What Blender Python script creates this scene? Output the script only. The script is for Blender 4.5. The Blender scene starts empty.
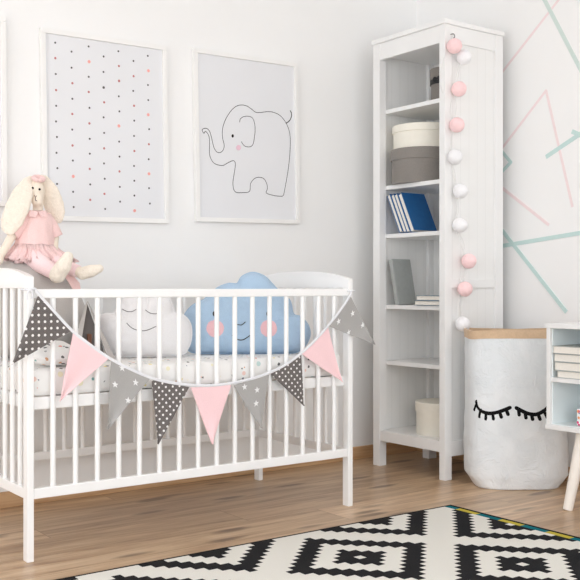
import bpy, bmesh, math, random
from mathutils import Vector, Matrix, noise
from mathutils.bvhtree import BVHTree
random.seed(7)
S = bpy.context.scene
COL = S.collection
PI = math.pi

# ------------------------------------------------------------------ camera model
F, CX, HY, CAMH = 957.0, 290.0, 287.0, 0.83
_n = math.hypot(1310, 957); CC, SS = 1310/_n, 957/_n
EYE = Vector((0, 0, CAMH))
def ray(px, py):
    X = (px-CX)/F; Z = -(py-HY)/F
    return Vector((CC*X+SS, -SS*X+CC, Z))
def onx(px, py, x): r = ray(px, py); return EYE + r*(x/r.x)
def ony(px, py, y): r = ray(px, py); return EYE + r*(y/r.y)
def onz(px, py, z): r = ray(px, py); return EYE + r*((z-CAMH)/r.z)
def onpl(px, py, p0, n): r = ray(px, py); return EYE + r*((Vector(p0)-EYE).dot(n)/r.dot(n))

# ------------------------------------------------------------------ materials
class NT:
    def __init__(s, name, rough=.5, spec=.5):
        s.m = bpy.data.materials.new(name); s.m.use_nodes = True
        s.t = s.m.node_tree; s.n = s.t.nodes; s.l = s.t.links
        s.b = s.n['Principled BSDF']; s.b.inputs['Roughness'].default_value = rough
        s.b.inputs['Specular IOR Level'].default_value = spec
    def put(s, inp, v):
        if hasattr(v, 'is_output'): s.l.new(v, inp)
        elif v is not None: inp.default_value = v
    def set(s, k, v):
        if k == 'Base Color' and isinstance(v, tuple) and len(v) == 3: v = (*v, 1)
        s.put(s.b.inputs[k], v)
    def co(s, kind='Object'):
        return s.n.new('ShaderNodeTexCoord').outputs[kind]
    def math(s, op, a, b=None, c=None):
        k = s.n.new('ShaderNodeMath'); k.operation = op
        for i, v in enumerate((a, b, c)): s.put(k.inputs[i], v)
        return k.outputs[0]
    def sep(s, v):
        k = s.n.new('ShaderNodeSeparateXYZ'); s.put(k.inputs[0], v); return k.outputs
    def comb(s, x=0., y=0., z=0.):
        k = s.n.new('ShaderNodeCombineXYZ')
        for i, v in enumerate((x, y, z)): s.put(k.inputs[i], v)
        return k.outputs[0]
    def vmul(s, v, t):
        k = s.n.new('ShaderNodeVectorMath'); k.operation = 'MULTIPLY'; s.put(k.inputs[0], v); k.inputs[1].default_value = t
        return k.outputs[0]
    def vadd(s, v, t):
        k = s.n.new('ShaderNodeVectorMath'); k.operation = 'ADD'; s.put(k.inputs[0], v); s.put(k.inputs[1], t)
        return k.outputs[0]
    def noise(s, v, scale, detail=4., rough=.5, dist=0.):
        k = s.n.new('ShaderNodeTexNoise'); s.put(k.inputs['Vector'], v)
        k.inputs['Scale'].default_value = scale; k.inputs['Detail'].default_value = detail
        k.inputs['Roughness'].default_value = rough; k.inputs['Distortion'].default_value = dist
        return k.outputs['Fac']
    def voro(s, v, scale, rnd=1.):
        k = s.n.new('ShaderNodeTexVoronoi'); s.put(k.inputs['Vector'], v); k.inputs['Scale'].default_value = scale
        k.inputs['Randomness'].default_value = rnd
        return k.outputs
    def white(s, v):
        k = s.n.new('ShaderNodeTexWhiteNoise'); k.noise_dimensions = '3D'; s.put(k.inputs['Vector'], v); return k.outputs['Value']
    def ramp(s, f, stops, interp='LINEAR'):
        k = s.n.new('ShaderNodeValToRGB'); s.put(k.inputs[0], f); e = k.color_ramp
        e.interpolation = interp
        while len(e.elements) < len(stops): e.elements.new(.5)
        for q, (p, c) in zip(e.elements, stops):
            q.position = p; q.color = (*c, 1) if len(c) == 3 else c
        return k.outputs[0]
    def mix(s, f, a, b, mode='MIX'):
        k = s.n.new('ShaderNodeMix'); k.data_type = 'RGBA'; k.blend_type = mode
        s.put(k.inputs[0], f)
        for i, v in ((6, a), (7, b)):
            if isinstance(v, tuple) and len(v) == 3: v = (*v, 1)
            s.put(k.inputs[i], v)
        return k.outputs[2]
    def bump(s, h, strength=.3, dist=.01):
        k = s.n.new('ShaderNodeBump'); k.inputs['Strength'].default_value = strength; k.inputs['Distance'].default_value = dist
        s.put(k.inputs['Height'], h); s.l.new(k.outputs[0], s.b.inputs['Normal'])

def lin(r, g, b):
    f = lambda v: (v/255/12.92) if v/255 <= .04045 else ((v/255+.055)/1.055)**2.4
    return (f(r), f(g), f(b))

def plain(name, c, rough=.5, var=.03, scale=30, bump=0, spec=.5):
    t = NT(name, rough, spec); v = t.co()
    n = t.noise(v, scale)
    lo = tuple(max(0, x*(1-var)) for x in c); hi = tuple(min(1, x*(1+var)) for x in c)
    t.set('Base Color', t.ramp(n, [(.3, lo), (.7, hi)]))
    if bump: t.bump(n, bump, .004)
    return t.m
def fabric(name, c, rough=.9, scale=420, bump=.35, var=.06, wr=9):
    t = NT(name, rough, .15); v = t.co()
    a = t.noise(v, scale, 2); b = t.noise(v, wr, 3)
    lo = tuple(x*(1-var) for x in c); hi = tuple(min(1, x*(1+var)) for x in c)
    t.set('Base Color', t.ramp(t.math('ADD', t.math('MULTIPLY', a, .6), t.math('MULTIPLY', b, .4)), [(.35, lo), (.65, hi)]))
    t.bump(t.math('ADD', t.math('MULTIPLY', a, .4), b), bump, .006)
    t.b.inputs['Sheen Weight'].default_value = .15
    return t.m

M = {}
M['wall'] = plain('painted wall', (.875, .875, .87), .85, .008, 3, .0)
M['wall_lit'] = plain('painted wall lit', (.895, .895, .89), .85, .008, 3)  # same wall paint, colour lifted to imitate stronger daylight on the right wall
M['ceil'] = plain('ceiling paint', (.86, .86, .86), .9, .01, 3)
M['lacquer'] = plain('white lacquer', (.86, .86, .855), .32, .01, 8)
M['crib'] = plain('white crib paint', (.90, .90, .895), .35, .01, 8)
M['frame'] = plain('white frame paint', (.87, .865, .85), .4, .01, 8)
M['print'] = plain('print paper', lin(228, 229, 232), .7, .006, 6)
M['ink'] = plain('black ink', (.010, .010, .011), .9, .1, spec=.1)
M['inkgrey'] = plain('dark grey ink', (.09, .085, .085), .6, .1)
M['inkred'] = plain('red ink', lin(190, 120, 118), .6, .05)
M['inkpink'] = plain('pink ink', lin(240, 168, 158), .6, .05)
M['blush'] = plain('blush ink', lin(226, 190, 204), .7, .05)
M['bluef'] = fabric('blue fleece', lin(174, 199, 222), .95, 300, .5, .05, 14)
M['whitef'] = fabric('white cotton', lin(236, 235, 236), .95, 300, .4, .03, 14)
M['greyf'] = fabric('grey plush', lin(188, 183, 179), .95, 350, .4, .05, 10)
M['dgreyf'] = fabric('dark grey cotton', lin(104, 99, 97), .95, 380, .3)
M['pinkf'] = fabric('pink felt', lin(247, 211, 214), .95, 380, .3, .03)
M['pinkdress'] = fabric('dusty pink cotton', lin(240, 208, 205), .95, 320, .45, .06, 30)
M['pinktulle'] = fabric('pink tulle', lin(238, 206, 204), .95, 260, .6, .09, 60)
M['pinkleg'] = fabric('pale pink jersey', lin(246, 218, 219), .95, 320, .4)
M['cream'] = fabric('cream fleece', lin(240, 230, 216), 1., 220, .9, .05, 60)
M['skinf'] = fabric('cream linen', lin(238, 226, 210), .95, 420, .3, .04)
M['brown'] = plain('brown thread', lin(120, 84, 66), .8)
M['cheek'] = fabric('cheek pink', lin(236, 192, 197), .95, 300, .3, .04)
M['thread'] = plain('dark thread', (.035, .033, .036), .8)
M['greythread'] = plain('grey thread', lin(110, 108, 108), .8)
M['tape'] = fabric('white bias tape', lin(230, 231, 235), .9, 500, .3, .03)
M['cotton'] = fabric('white cotton ball', lin(243, 243, 245), .95, 160, .4, .03)
M['pinkball'] = fabric('pink cotton ball', lin(252, 217, 218), .95, 160, .4, .04)
M['cordw'] = plain('pale cable', lin(228, 227, 225), .4)
M['hook'] = plain('grey hook', lin(130, 128, 124), .35)
M['kraft'] = fabric('kraft paper', lin(208, 180, 150), .85, 120, .3, .06, 40)
M['kraftin'] = fabric('kraft paper inside', lin(170, 132, 96), .9, 120, .3, .06, 40)
M['creambox'] = plain('cream card', lin(238, 234, 222), .6, .02, 40)
M['greybox'] = fabric('grey felt card', lin(138, 133, 128), .9, 240, .3, .07)
M['band'] = plain('black ribbon', (.02, .02, .022), .5)
M['bluebk'] = plain('blue book cloth', lin(24, 92, 150), .55, .05, 60)
M['pages'] = plain('page edges', lin(238, 233, 224), .8, .03, 200)
M['greybk'] = plain('grey book cloth', lin(166, 170, 168), .6, .04, 60)
M['slatebk'] = plain('slate book cloth', lin(120, 140, 155), .6, .05, 60)
M['palebk'] = plain('pale grey cover', lin(176, 180, 178), .6, .04, 60)
M['aqua'] = plain('pale aqua lacquer', lin(230, 238, 239), .45, .015, 10)
M['legw'] = plain('whitewashed wood', lin(243, 237, 228), .45, .03, 20)
M['mintt'] = plain('mint tape', lin(196, 220, 217), .6, .02, 60)
M['paletap'] = plain('pale grey green tape', lin(208, 222, 217), .6, .02, 60)
M['pinkt'] = plain('pink tape', lin(240, 223, 224), .6, .02, 60)
M['glass'] = NT('window glass', .0).m
M['glass'].node_tree.nodes['Principled BSDF'].inputs['Transmission Weight'].default_value = 1
M['woodbrown'] = plain('brown wood toggle', lin(105, 62, 40), .5, .15, 60)

def mk_floor():
    t = NT('oak planks', .3); x, y, z = t.sep(t.co())
    W = .192
    iy = t.math('FLOOR', t.math('DIVIDE', t.math('ADD', y, .05), W))
    r1 = t.white(t.comb(iy, 3.7, 1.1))
    xx = t.math('ADD', x, t.math('MULTIPLY', r1, 2.1))
    ix = t.math('FLOOR', t.math('DIVIDE', xx, 2.1))
    rid = t.white(t.comb(ix, iy, 5.))
    off = t.math('MULTIPLY', rid, 37.)
    gv = t.comb(t.math('ADD', t.math('MULTIPLY', x, 1.3), off), t.math('MULTIPLY', y, 15.), off)
    g1 = t.noise(gv, 1.6, 6, .6, .8)
    g2 = t.noise(t.comb(t.math('ADD', t.math('MULTIPLY', x, 4.), off), t.math('MULTIPLY', y, 95.), off), 1.5, 3, .6)
    f = t.math('ADD', t.math('MULTIPLY', g1, .72), t.math('MULTIPLY', g2, .28))
    c = t.ramp(f, [(.30, lin(140, 108, 81)), (.42, lin(182, 149, 117)), (.54, lin(206, 176, 143)), (.68, lin(224, 199, 169))])
    tone = t.ramp(rid, [(0., (.78, .76, .73)), (1., (1.06, 1.05, 1.04))])
    c = t.mix(1., c, tone, 'MULTIPLY')
    # knots
    kv = t.vadd(t.comb(t.math('MULTIPLY', x, 2.3), t.math('MULTIPLY', y, 9.), 0.), t.comb(t.math('MULTIPLY', g1, .25), t.math('MULTIPLY', g1, .5), 0.))
    vo = t.voro(kv, 1.35)
    pick = t.math('GREATER_THAN', t.sep(vo['Color'])[0], .25)
    kd = t.math('MULTIPLY', t.math('MAXIMUM', t.math('SUBTRACT', 1., t.math('DIVIDE', vo['Distance'], .30)), 0.), pick)
    kd = t.math('MINIMUM', t.math('MULTIPLY', kd, t.math('ADD', .2, t.math('MULTIPLY', g2, 2.4))), .7)
    c = t.mix(kd, c, lin(78, 54, 38))
    # joints
    fy = t.math('FRACT', t.math('DIVIDE', t.math('ADD', y, .05), W))
    jy = t.math('LESS_THAN', t.math('ABSOLUTE', t.math('SUBTRACT', fy, .5)), .496)
    fx = t.math('FRACT', t.math('DIVIDE', xx, 2.1))
    jx = t.math('LESS_THAN', t.math('ABSOLUTE', t.math('SUBTRACT', fx, .5)), .4993)
    j = t.math('MULTIPLY', jy, jx)
    c = t.mix(j, lin(150, 116, 88), c)
    t.set('Base Color', c)
    t.set('Roughness', t.math('ADD', .24, t.math('MULTIPLY', g1, .16)))
    t.bump(t.math('ADD', t.math('MULTIPLY', f, .25), t.math('MULTIPLY', j, 1.)), .12, .003)
    return t.m
M['floor'] = mk_floor()

def mk_oak(name):
    t = NT(name, .45); x, y, z = t.sep(t.co())
    g = t.noise(t.comb(t.math('MULTIPLY', t.math('ADD', x, y), 2.), t.math('MULTIPLY', z, 40.), 0.), 1.5, 5, .6, .6)
    t.set('Base Color', t.ramp(g, [(.3, lin(178, 136, 96)), (.7, lin(208, 172, 132))]))
    return t.m
M['oak'] = mk_oak('oak skirting')

def mk_bead(name, c, pitch):
    t = NT(name, .4); x, y, z = t.sep(t.co())
    f = t.math('FRACT', t.math('DIVIDE', t.math('ADD', x, y), pitch))
    g = t.math('GREATER_THAN', f, .06)
    t.set('Base Color', t.mix(g, tuple(v*.93 for v in c), c))
    t.bump(g, .35, .002)
    return t.m
M['bead'] = mk_bead('white beadboard', (.86, .86, .85), .052)

def mk_rug():
    t = NT('flatwoven rug', .95, .1); x, y, z = t.sep(t.co())
    s = .02842; x0, y0 = 2.2305, 1.884
    rnd = lambda v: t.math('FLOOR', t.math('ADD', t.math('DIVIDE', v, s), .5))
    i = rnd(t.math('SUBTRACT', x, x0)); j = rnd(t.math('SUBTRACT', y, y0))
    # diagonal lattice of diamonds, period 24 along i+j and i-j
    p = t.math('ADD', i, j); q = t.math('SUBTRACT', i, j)
    wrap = lambda v: t.math('ABSOLUTE', t.math('SUBTRACT', v, t.math('MULTIPLY', t.math('FLOOR', t.math('ADD', t.math('DIVIDE', v, 24.), .5)), 24.)))
    d = t.math('MAXIMUM', wrap(p), wrap(q))
    blk = t.math('ADD', t.math('MULTIPLY', t.math('GREATER_THAN', d, .5), t.math('LESS_THAN', d, 3.5)),
                 t.math('MULTIPLY', t.math('GREATER_THAN', d, 6.5), t.math('LESS_THAN', d, 9.5)))
    wv = t.noise(t.vmul(t.co(), (1, 1, 1)), 500, 2)
    wh = t.ramp(wv, [(.3, lin(218, 216, 208)), (.7, lin(238, 236, 229))])
    bk = t.ramp(wv, [(.3, (.012, .012, .013)), (.7, (.026, .026, .028))])
    c = t.mix(blk, wh, bk)
    # coloured selvedge
    ed = t.math('GREATER_THAN', x, 2.580)
    ys = t.math('SUBTRACT', t.math('FRACT', t.math('SUBTRACT', t.math('DIVIDE', y, .2055), .41)), .5)
    yel = t.math('LESS_THAN', t.math('ABSOLUTE', ys), .245)
    c = t.mix(ed, c, t.mix(yel, lin(20, 112, 124), lin(196, 180, 72)))
    # black binding round the rim
    b1 = t.math('GREATER_THAN', x, 2.607)
    b2 = t.math('GREATER_THAN', y, 2.551)
    c = t.mix(t.math('MAXIMUM', b1, b2), c, (.014, .014, .015))
    t.set('Base Color', c)
    t.bump(wv, .5, .003)
    return t.m
M['rug'] = mk_rug()

def mk_dots(name, pitch, r, diag):
    t = NT(name, .9, .15); v = t.co(); x, y, z = t.sep(v)
    if diag:
        a = t.math('MULTIPLY', t.math('ADD', x, z), .7071); b = t.math('MULTIPLY', t.math('SUBTRACT', x, z), .7071)
    else: a, b = x, z
    fr = lambda q: t.math('SUBTRACT', t.math('FRACT', t.math('ADD', t.math('DIVIDE', q, pitch), .5)), .5)
    fa, fb = fr(a), fr(b)
    d = t.math('SQRT', t.math('ADD', t.math('MULTIPLY', fa, fa), t.math('MULTIPLY', fb, fb)))
    on = t.math('LESS_THAN', d, r/pitch)
    wv = t.noise(v, 400, 2)
    c = t.ramp(wv, [(.3, lin(98, 93, 91)), (.7, lin(120, 114, 112))])
    t.set('Base Color', t.mix(on, c, lin(236, 234, 232)))
    t.bump(t.math('ADD', wv, t.noise(v, 18, 2)), .3, .004)
    return t.m
M['dots'] = mk_dots('charcoal polka cotton', .0202, .0041, False)
M['dots2'] = mk_dots('charcoal small polka cotton', .0182, .0037, True)
M['starf'] = fabric('grey star cotton', lin(170, 168, 166), .95, 380, .35, .04)
M['starw'] = fabric('white star print', lin(236, 236, 236), .95, 380, .2, .02)

def mk_sheet():
    t = NT('printed sheet', .9, .15); v = t.co()
    o = t.voro(v, 44.); h = t.sep(o['Color'])
    nd = t.noise(v, 160, 1)
    d = t.math('ADD', o['Distance'], t.math('MULTIPLY', nd, .22))
    on = t.math('MULTIPLY', t.math('LESS_THAN', d, .36), t.math('GREATER_THAN', h[1], .35))
    pal = t.ramp(h[0], [(0., (.03, .03, .035)), (.40, lin(226, 122, 94)), (.5, lin(96, 165, 160)), (.58, lin(70, 84, 110)), (.66, lin(238, 222, 140)), (.8, lin(214, 158, 110)), (.9, lin(160, 160, 160))], 'CONSTANT')
    o2 = t.voro(t.vadd(v, (.31, .17, .23)), 29.); h2 = t.sep(o2['Color'])
    on2 = t.math('MULTIPLY', t.math('LESS_THAN', o2['Distance'], .27), t.math('GREATER_THAN', h2[2], .55))
    pal2 = t.ramp(h2[0], [(0., lin(236, 228, 170)), (.4, lin(150, 200, 196)), (.7, lin(240, 180, 160))], 'CONSTANT')
    base = t.mix(t.math('MULTIPLY', on2, .55), lin(240, 239, 237), pal2)
    t.set('Base Color', t.mix(t.math('MULTIPLY', on, .85), base, pal))
    t.bump(t.noise(v, 16, 3), .35, .006)
    return t.m
M['sheet'] = mk_sheet()

def mk_bag():
    t = NT('white paper', .55, .4); v = t.co()
    a = t.noise(v, 7, 5, .6, .6); o = t.voro(t.vadd(v, t.comb(a, a, 0.)), 11.)
    t.set('Base Color', t.ramp(a, [(.3, lin(224, 229, 232)), (.7, lin(235, 238, 240))]))
    t.bump(t.math('ADD', a, t.math('MULTIPLY', o['Distance'], .5)), .4, .02)
    return t.m
M['bag'] = mk_bag()

def mk_confetti():
    t = NT('confetti card', .6); v = t.co(); o = t.voro(v, 75.); h = t.sep(o['Color'])
    on = t.math('LESS_THAN', o['Distance'], .42)
    pal = t.ramp(h[0], [(0., lin(60, 70, 130)), (.25, lin(214, 70, 120)), (.5, lin(240, 160, 110)), (.7, lin(120, 190, 200)), (.85, lin(240, 130, 120))], 'CONSTANT')
    t.set('Base Color', t.mix(on, lin(242, 240, 240), pal)); return t.m
M['confetti'] = mk_confetti()

# ------------------------------------------------------------------ mesh helpers
def link(name, bm, mats, parent=None, smooth=None, mw=None):
    """one mesh object from a bmesh given in world space (mw: own frame of the object)"""
    me = bpy.data.meshes.new(name)
    bmesh.ops.recalc_face_normals(bm, faces=bm.faces[:])
    if mw is not None: bm.transform(mw.inverted())
    bm.to_mesh(me); bm.free()
    if not isinstance(mats, (list, tuple)): mats = [mats]
    for m in mats: me.materials.append(m)
    if smooth is not None:
        for p in me.polygons: p.use_smooth = True
        if smooth < 180: me.set_sharp_from_angle(angle=math.radians(smooth))
    o = bpy.data.objects.new(name, me); COL.objects.link(o)
    if mw is not None: o.matrix_world = mw
    if parent is not None:
        pm = PM.get(parent.name, Matrix())
        o.parent = parent
        o.matrix_local = pm.inverted() @ (mw if mw is not None else Matrix())
        PM[o.name] = mw.copy() if mw is not None else Matrix()
    else:
        PM[o.name] = mw.copy() if mw is not None else Matrix()
    return o
PM = {}
def empty(name, loc, label, cat, group=None, rz=0):
    o = bpy.data.objects.new(name, None); COL.objects.link(o)
    o.empty_display_size = .05
    o.location = loc; o.rotation_euler = (0, 0, rz)
    PM[o.name] = Matrix.Translation(loc) @ Matrix.Rotation(rz, 4, 'Z')
    tag(o, label, cat, group); return o
def tag(o, label=None, cat=None, group=None, kind=None):
    if label: o['label'] = label
    if cat: o['category'] = cat
    if group: o['group'] = group
    if kind: o['kind'] = kind
    return o
def struct(o): o['kind'] = 'structure'; return o
def box(bm, x0, x1, y0, y1, z0, z1, bev=.0, mi=0):
    r = bmesh.ops.create_cube(bm, size=1)
    vs = r['verts']
    for v in vs:
        v.co = Vector(((x0+x1)/2+v.co.x*(x1-x0), (y0+y1)/2+v.co.y*(y1-y0), (z0+z1)/2+v.co.z*(z1-z0)))
    fs = {f for v in vs for f in v.link_faces}
    for f in fs: f.material_index = mi
    if bev:
        es = {e for v in vs for e in v.link_edges}
        bmesh.ops.bevel(bm, geom=list(es), offset=bev, segments=2, affect='EDGES', profile=.6, material=-1)
    return bm
def bx(*a, **k): return box(bmesh.new(), *a, **k)
def frame_of(d):
    d = Vector(d).normalized()
    u = d.cross(Vector((0, 0, 1)) if abs(d.z) < .9 else Vector((1, 0, 0))).normalized()
    return u, d.cross(u).normalized()
def tube(bm, pts, rad, n=10, mi=0, flat=None, cap=True):
    pts = [Vector(p) for p in pts]; rads = rad if isinstance(rad, (list, tuple)) else [rad]*len(pts)
    rings = []; u = None
    for i, p in enumerate(pts):
        d = (pts[min(i+1, len(pts)-1)]-pts[max(i-1, 0)])
        if d.length < 1e-9: d = Vector((0, 0, 1))
        d.normalize()
        if flat is not None:
            w = Vector(flat); u = d.cross(w).normalized()
        else:
            if u is None: u, w = frame_of(d)
            u = (u-d*u.dot(d)).normalized(); w = d.cross(u)
        r = rads[i]
        ra, rb = r if isinstance(r, tuple) else (r, r)
        rings.append([bm.verts.new(p+u*ra*math.cos(2*PI*k/n)+w*rb*math.sin(2*PI*k/n)) for k in range(n)])
    for a, b in zip(rings, rings[1:]):
        for k in range(n):
            f = bm.faces.new((a[k], a[(k+1) % n], b[(k+1) % n], b[k])); f.material_index = mi
    if cap:
        for r in (rings[0], rings[-1]):
            f = bm.faces.new(r); f.material_index = mi
    return bm
def tb(*a, **k): return tube(bmesh.new(), *a, **k)
def lathe(bm, c, prof, n=48, mi=0, sx=1, sy=1):
    rings = []
    for r, z in prof:
        if r < 1e-6: rings.append([bm.verts.new((c[0], c[1], c[2]+z))])
        else: rings.append([bm.verts.new((c[0]+sx*r*math.cos(2*PI*k/n), c[1]+sy*r*math.sin(2*PI*k/n), c[2]+z)) for k in range(n)])
    for a, b in zip(rings, rings[1:]):
        for k in range(n):
            k2 = (k+1) % n
            if len(a) == 1 and len(b) == 1: continue
            if len(a) == 1: f = bm.faces.new((a[0], b[k2], b[k]))
            elif len(b) == 1: f = bm.faces.new((a[k], a[k2], b[0]))
            else: f = bm.faces.new((a[k], a[k2], b[k2], b[k]))
            f.material_index = mi
    return bm
def prism(bm, pts, ext, mi=0, bev=0):
    """closed polygon (3-D points) extruded by vector ext"""
    a = [bm.verts.new(Vector(p)) for p in pts]; b = [bm.verts.new(Vector(p)+Vector(ext)) for p in pts]
    fs = [bm.faces.new(a), bm.faces.new(b[::-1])]; n = len(a)
    for k in range(n): fs.append(bm.faces.new((a[k], b[k], b[(k+1) % n], a[(k+1) % n])))
    for f in fs: f.material_index = mi
    if bev:
        es = set(fs[0].edges) | set(fs[1].edges)
        bmesh.ops.bevel(bm, geom=list(es), offset=bev, segments=2, affect='EDGES', profile=.6)
    return bm
def ball(bm, c, r, seg=24, rings=16, mi=0):
    rr = r if isinstance(r, (tuple, list)) else (r, r, r)
    q = bmesh.ops.create_uvsphere(bm, u_segments=seg, v_segments=rings, radius=1)
    for v in q['verts']: v.co = Vector((c[0]+v.co.x*rr[0], c[1]+v.co.y*rr[1], c[2]+v.co.z*rr[2]))
    for f in {f for v in q['verts'] for f in v.link_faces}: f.material_index = mi
    return bm
def smooth_path(pts, n=8, closed=False):
    P = [Vector(p) for p in pts]; out = []; m = len(P)
    rng = range(m) if closed else range(m-1)
    g = (lambda i: P[i % m]) if closed else (lambda i: P[max(0, min(m-1, i))])
    for i in rng:
        a, b, c, d = g(i-1), g(i), g(i+1), g(i+2)
        for k in range(n):
            t = k/n
            out.append(.5*((2*b)+(-a+c)*t+(2*a-5*b+4*c-d)*t*t+(-a+3*b-3*c+d)*t**3))
    if not closed: out.append(P[-1])
    return out
def blob(name, prims, mat, parent, voxel=.004, it=4, fac=.5, mw=None):
    """one continuous surface grown from balls and tapered limbs"""
    bm = bmesh.new()
    for p in prims:
        if p[0] == 's': ball(bm, p[1], p[2])
        else:
            _, a, ra, b, rb = p
            a, b = Vector(a), Vector(b); k = 8
            tube(bm, [a.lerp(b, i/k) for i in range(k+1)], [ra+(rb-ra)*i/k for i in range(k+1)], 14)
            ball(bm, a, ra, 14, 10); ball(bm, b, rb, 14, 10)
    me = bpy.data.meshes.new('tmp'); bm.to_mesh(me); bm.free()
    o = bpy.data.objects.new('tmp', me); COL.objects.link(o)
    r = o.modifiers.new('r', 'REMESH'); r.mode = 'VOXEL'; r.voxel_size = voxel
    s = o.modifiers.new('s', 'SMOOTH'); s.iterations = it; s.factor = fac
    dg = bpy.context.evaluated_depsgraph_get()
    m2 = bpy.data.meshes.new_from_object(o.evaluated_get(dg))
    bpy.data.objects.remove(o); bpy.data.meshes.remove(me)
    b2 = bmesh.new(); b2.from_mesh(m2); bpy.data.meshes.remove(m2)
    return link(name, b2, mat, parent, 180, mw)

# ------------------------------------------------------------------ the room
WY, WX, ZC = 3.545, 3.385, 2.65
X0, Y0 = -1.9, -1.7
struct(link('floor', bx(X0-.1, WX+.1, Y0-.1, WY+.1, -.1, 0), M['floor']))
struct(link('ceiling', bx(X0-.1, WX+.1, Y0-.1, WY+.1, ZC, ZC+.1), M['ceil']))
struct(link('wall_back', bx(X0-.1, WX+.1, WY, WY+.1, 0, ZC), M['wall']))
struct(link('wall_right', bx(WX, WX+.1, Y0-.1, WY, 0, ZC), M['wall_lit']))
# left wall with a wide window, and the wall behind the camera with another
LW = (-1.0, 2.75, .2, 2.3)     # y0 y1 z0 z1
b = bmesh.new()
box(b, X0-.1, X0, Y0-.1, LW[0], 0, ZC); box(b, X0-.1, X0, LW[1], WY, 0, ZC)
box(b, X0-.1, X0, LW[0], LW[1], 0, LW[2]); box(b, X0-.1, X0, LW[0], LW[1], LW[3], ZC)
struct(link('wall_left', b, M['wall']))
FW = (-1.5, 2.5, .3, 2.5)    # x0 x1 z0 z1
b = bmesh.new()
box(b, X0, FW[0], Y0-.1, Y0, 0, ZC); box(b, FW[1], WX, Y0-.1, Y0, 0, ZC)
box(b, FW[0], FW[1], Y0-.1, Y0, 0, FW[2]); box(b, FW[0], FW[1], Y0-.1, Y0, FW[3], ZC)
struct(link('wall_front', b, M['wall']))
def window(name, axis, c, a0, a1, z0, z1, panes):
    b = bmesh.new(); w = .05
    def seg(p0, p1, q0, q1):
        if axis == 'x': box(b, c-.03, c+.03, p0, p1, q0, q1, .004)
        else: box(b, p0, p1, c-.03, c+.03, q0, q1, .004)
    seg(a0, a1, z0, z0+w); seg(a0, a1, z1-w, z1)
    for k in range(panes+1):
        p = a0+(a1-a0-w)*k/panes
        seg(p, p+w, z0+w, z1-w)
    struct(link(name, b, M['frame']))
window('window_1', 'x', X0-.05, LW[0], LW[1], LW[2], LW[3], 3)
window('window_2', 'y', Y0-.05, FW[0], FW[1], FW[2], FW[3], 3)
for nm, bb in (('baseboard_back', bx(X0, WX-.014, WY-.014, WY, 0, .06, .003)),
               ('baseboard_right', bx(WX-.014, WX, Y0, WY, 0, .06, .003))):
    struct(link(nm, bb, M['oak']))

# ------------------------------------------------------------------ rug
b = bmesh.new(); rx0, rx1, ry0, ry1 = .60, 2.624, -.10, 2.563
box(b, rx0, rx1, ry0, ry1, .0005, .008, .002)
tag(link('rug', b, M['rug']), 'flat black and white diamond patterned rug with coloured edge on oak floor', 'rug')

# ------------------------------------------------------------------ crib
XL, XR_, YF, YB = 1.059, 2.331, 2.787, 3.424
crib = empty('baby_crib', ((XL+XR_)/2, (YF+YB)/2, 0), 'white wooden baby crib with spindle sides and arched ends', 'crib')
PT, PW = .021, .036
for x in (XL, XR_-PT):
    for y in (YF, YB-PW):
        link('leg', bx(x, x+PT, y, y+PW, 0, .8262, .003), M['crib'], crib)
    # arched end board
    pts = [(YF, .826), (YB, .826)]
    N = 28
    for k in range(N+1):
        t = 1-k/N; y = YF+(YB-YF)*t
        u = abs(2*t-1)
        pts.append((y, .861+.031*(1-u**2.6)))
    b = prism(bmesh.new(), [(x, p, q) for p, q in pts], (PT, 0, 0), bev=.003)
    link('headboard', b, M['crib'], crib, 40)
    link('bottom_rail', bx(x+.001, x+PT-.001, YF+PW, YB-PW, .188, .220, .003), M['crib'], crib)
    for k in range(8):
        y = 2.874+.0665*k
        link('slat', tb([(x+PT/2, y, .215), (x+PT/2, y, .83)], .0082, 12), M['crib'], crib, 40)
for y0 in (YF+.003, YB-.025):
    yc = y0+.011
    link('top_rail', bx(XL+PT, XR_-PT, y0, y0+.022, .796, .8235, .004), M['crib'], crib)
    link('bottom_rail', bx(XL+PT, XR_-PT, y0, y0+.022, .188, .220, .004), M['crib'], crib)
    for k in range(16):
        x = 1.145+.0737*k
        link('slat', tb([(x, yc, .215), (x, yc, .80)], .0085, 12), M['crib'], crib, 40)
b = bmesh.new()
box(b, XL+PT, XR_-PT, YF+.028, YF+.048, .455, .493, .003); box(b, XL+PT, XR_-PT, YB-.048, YB-.028, .455, .493, .003)
box(b, XL+PT, XL+PT+.02, YF+.048, YB-.048, .455, .493, .003); box(b, XR_-PT-.02, XR_-PT, YF+.048, YB-.048, .455, .493, .003)
mb = link('mattress_base', b, M['crib'], crib)
for k in range(8):
    x = XL+PT+.07+.15*k
    link('bed_slat', bx(x, x+.07, YF+.048, YB-.048, .478, .490, .002), M['crib'], mb)

# mattress with fitted sheet
b = bx(XL+.028, XR_-.028, YF+.032, YB-.032, .4935, .577, .02)
mat = link('mattress', b, M['sheet'], None, 60)
tag(mat, 'crib mattress in a white fitted sheet printed with small coloured motifs', 'mattress')

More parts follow.
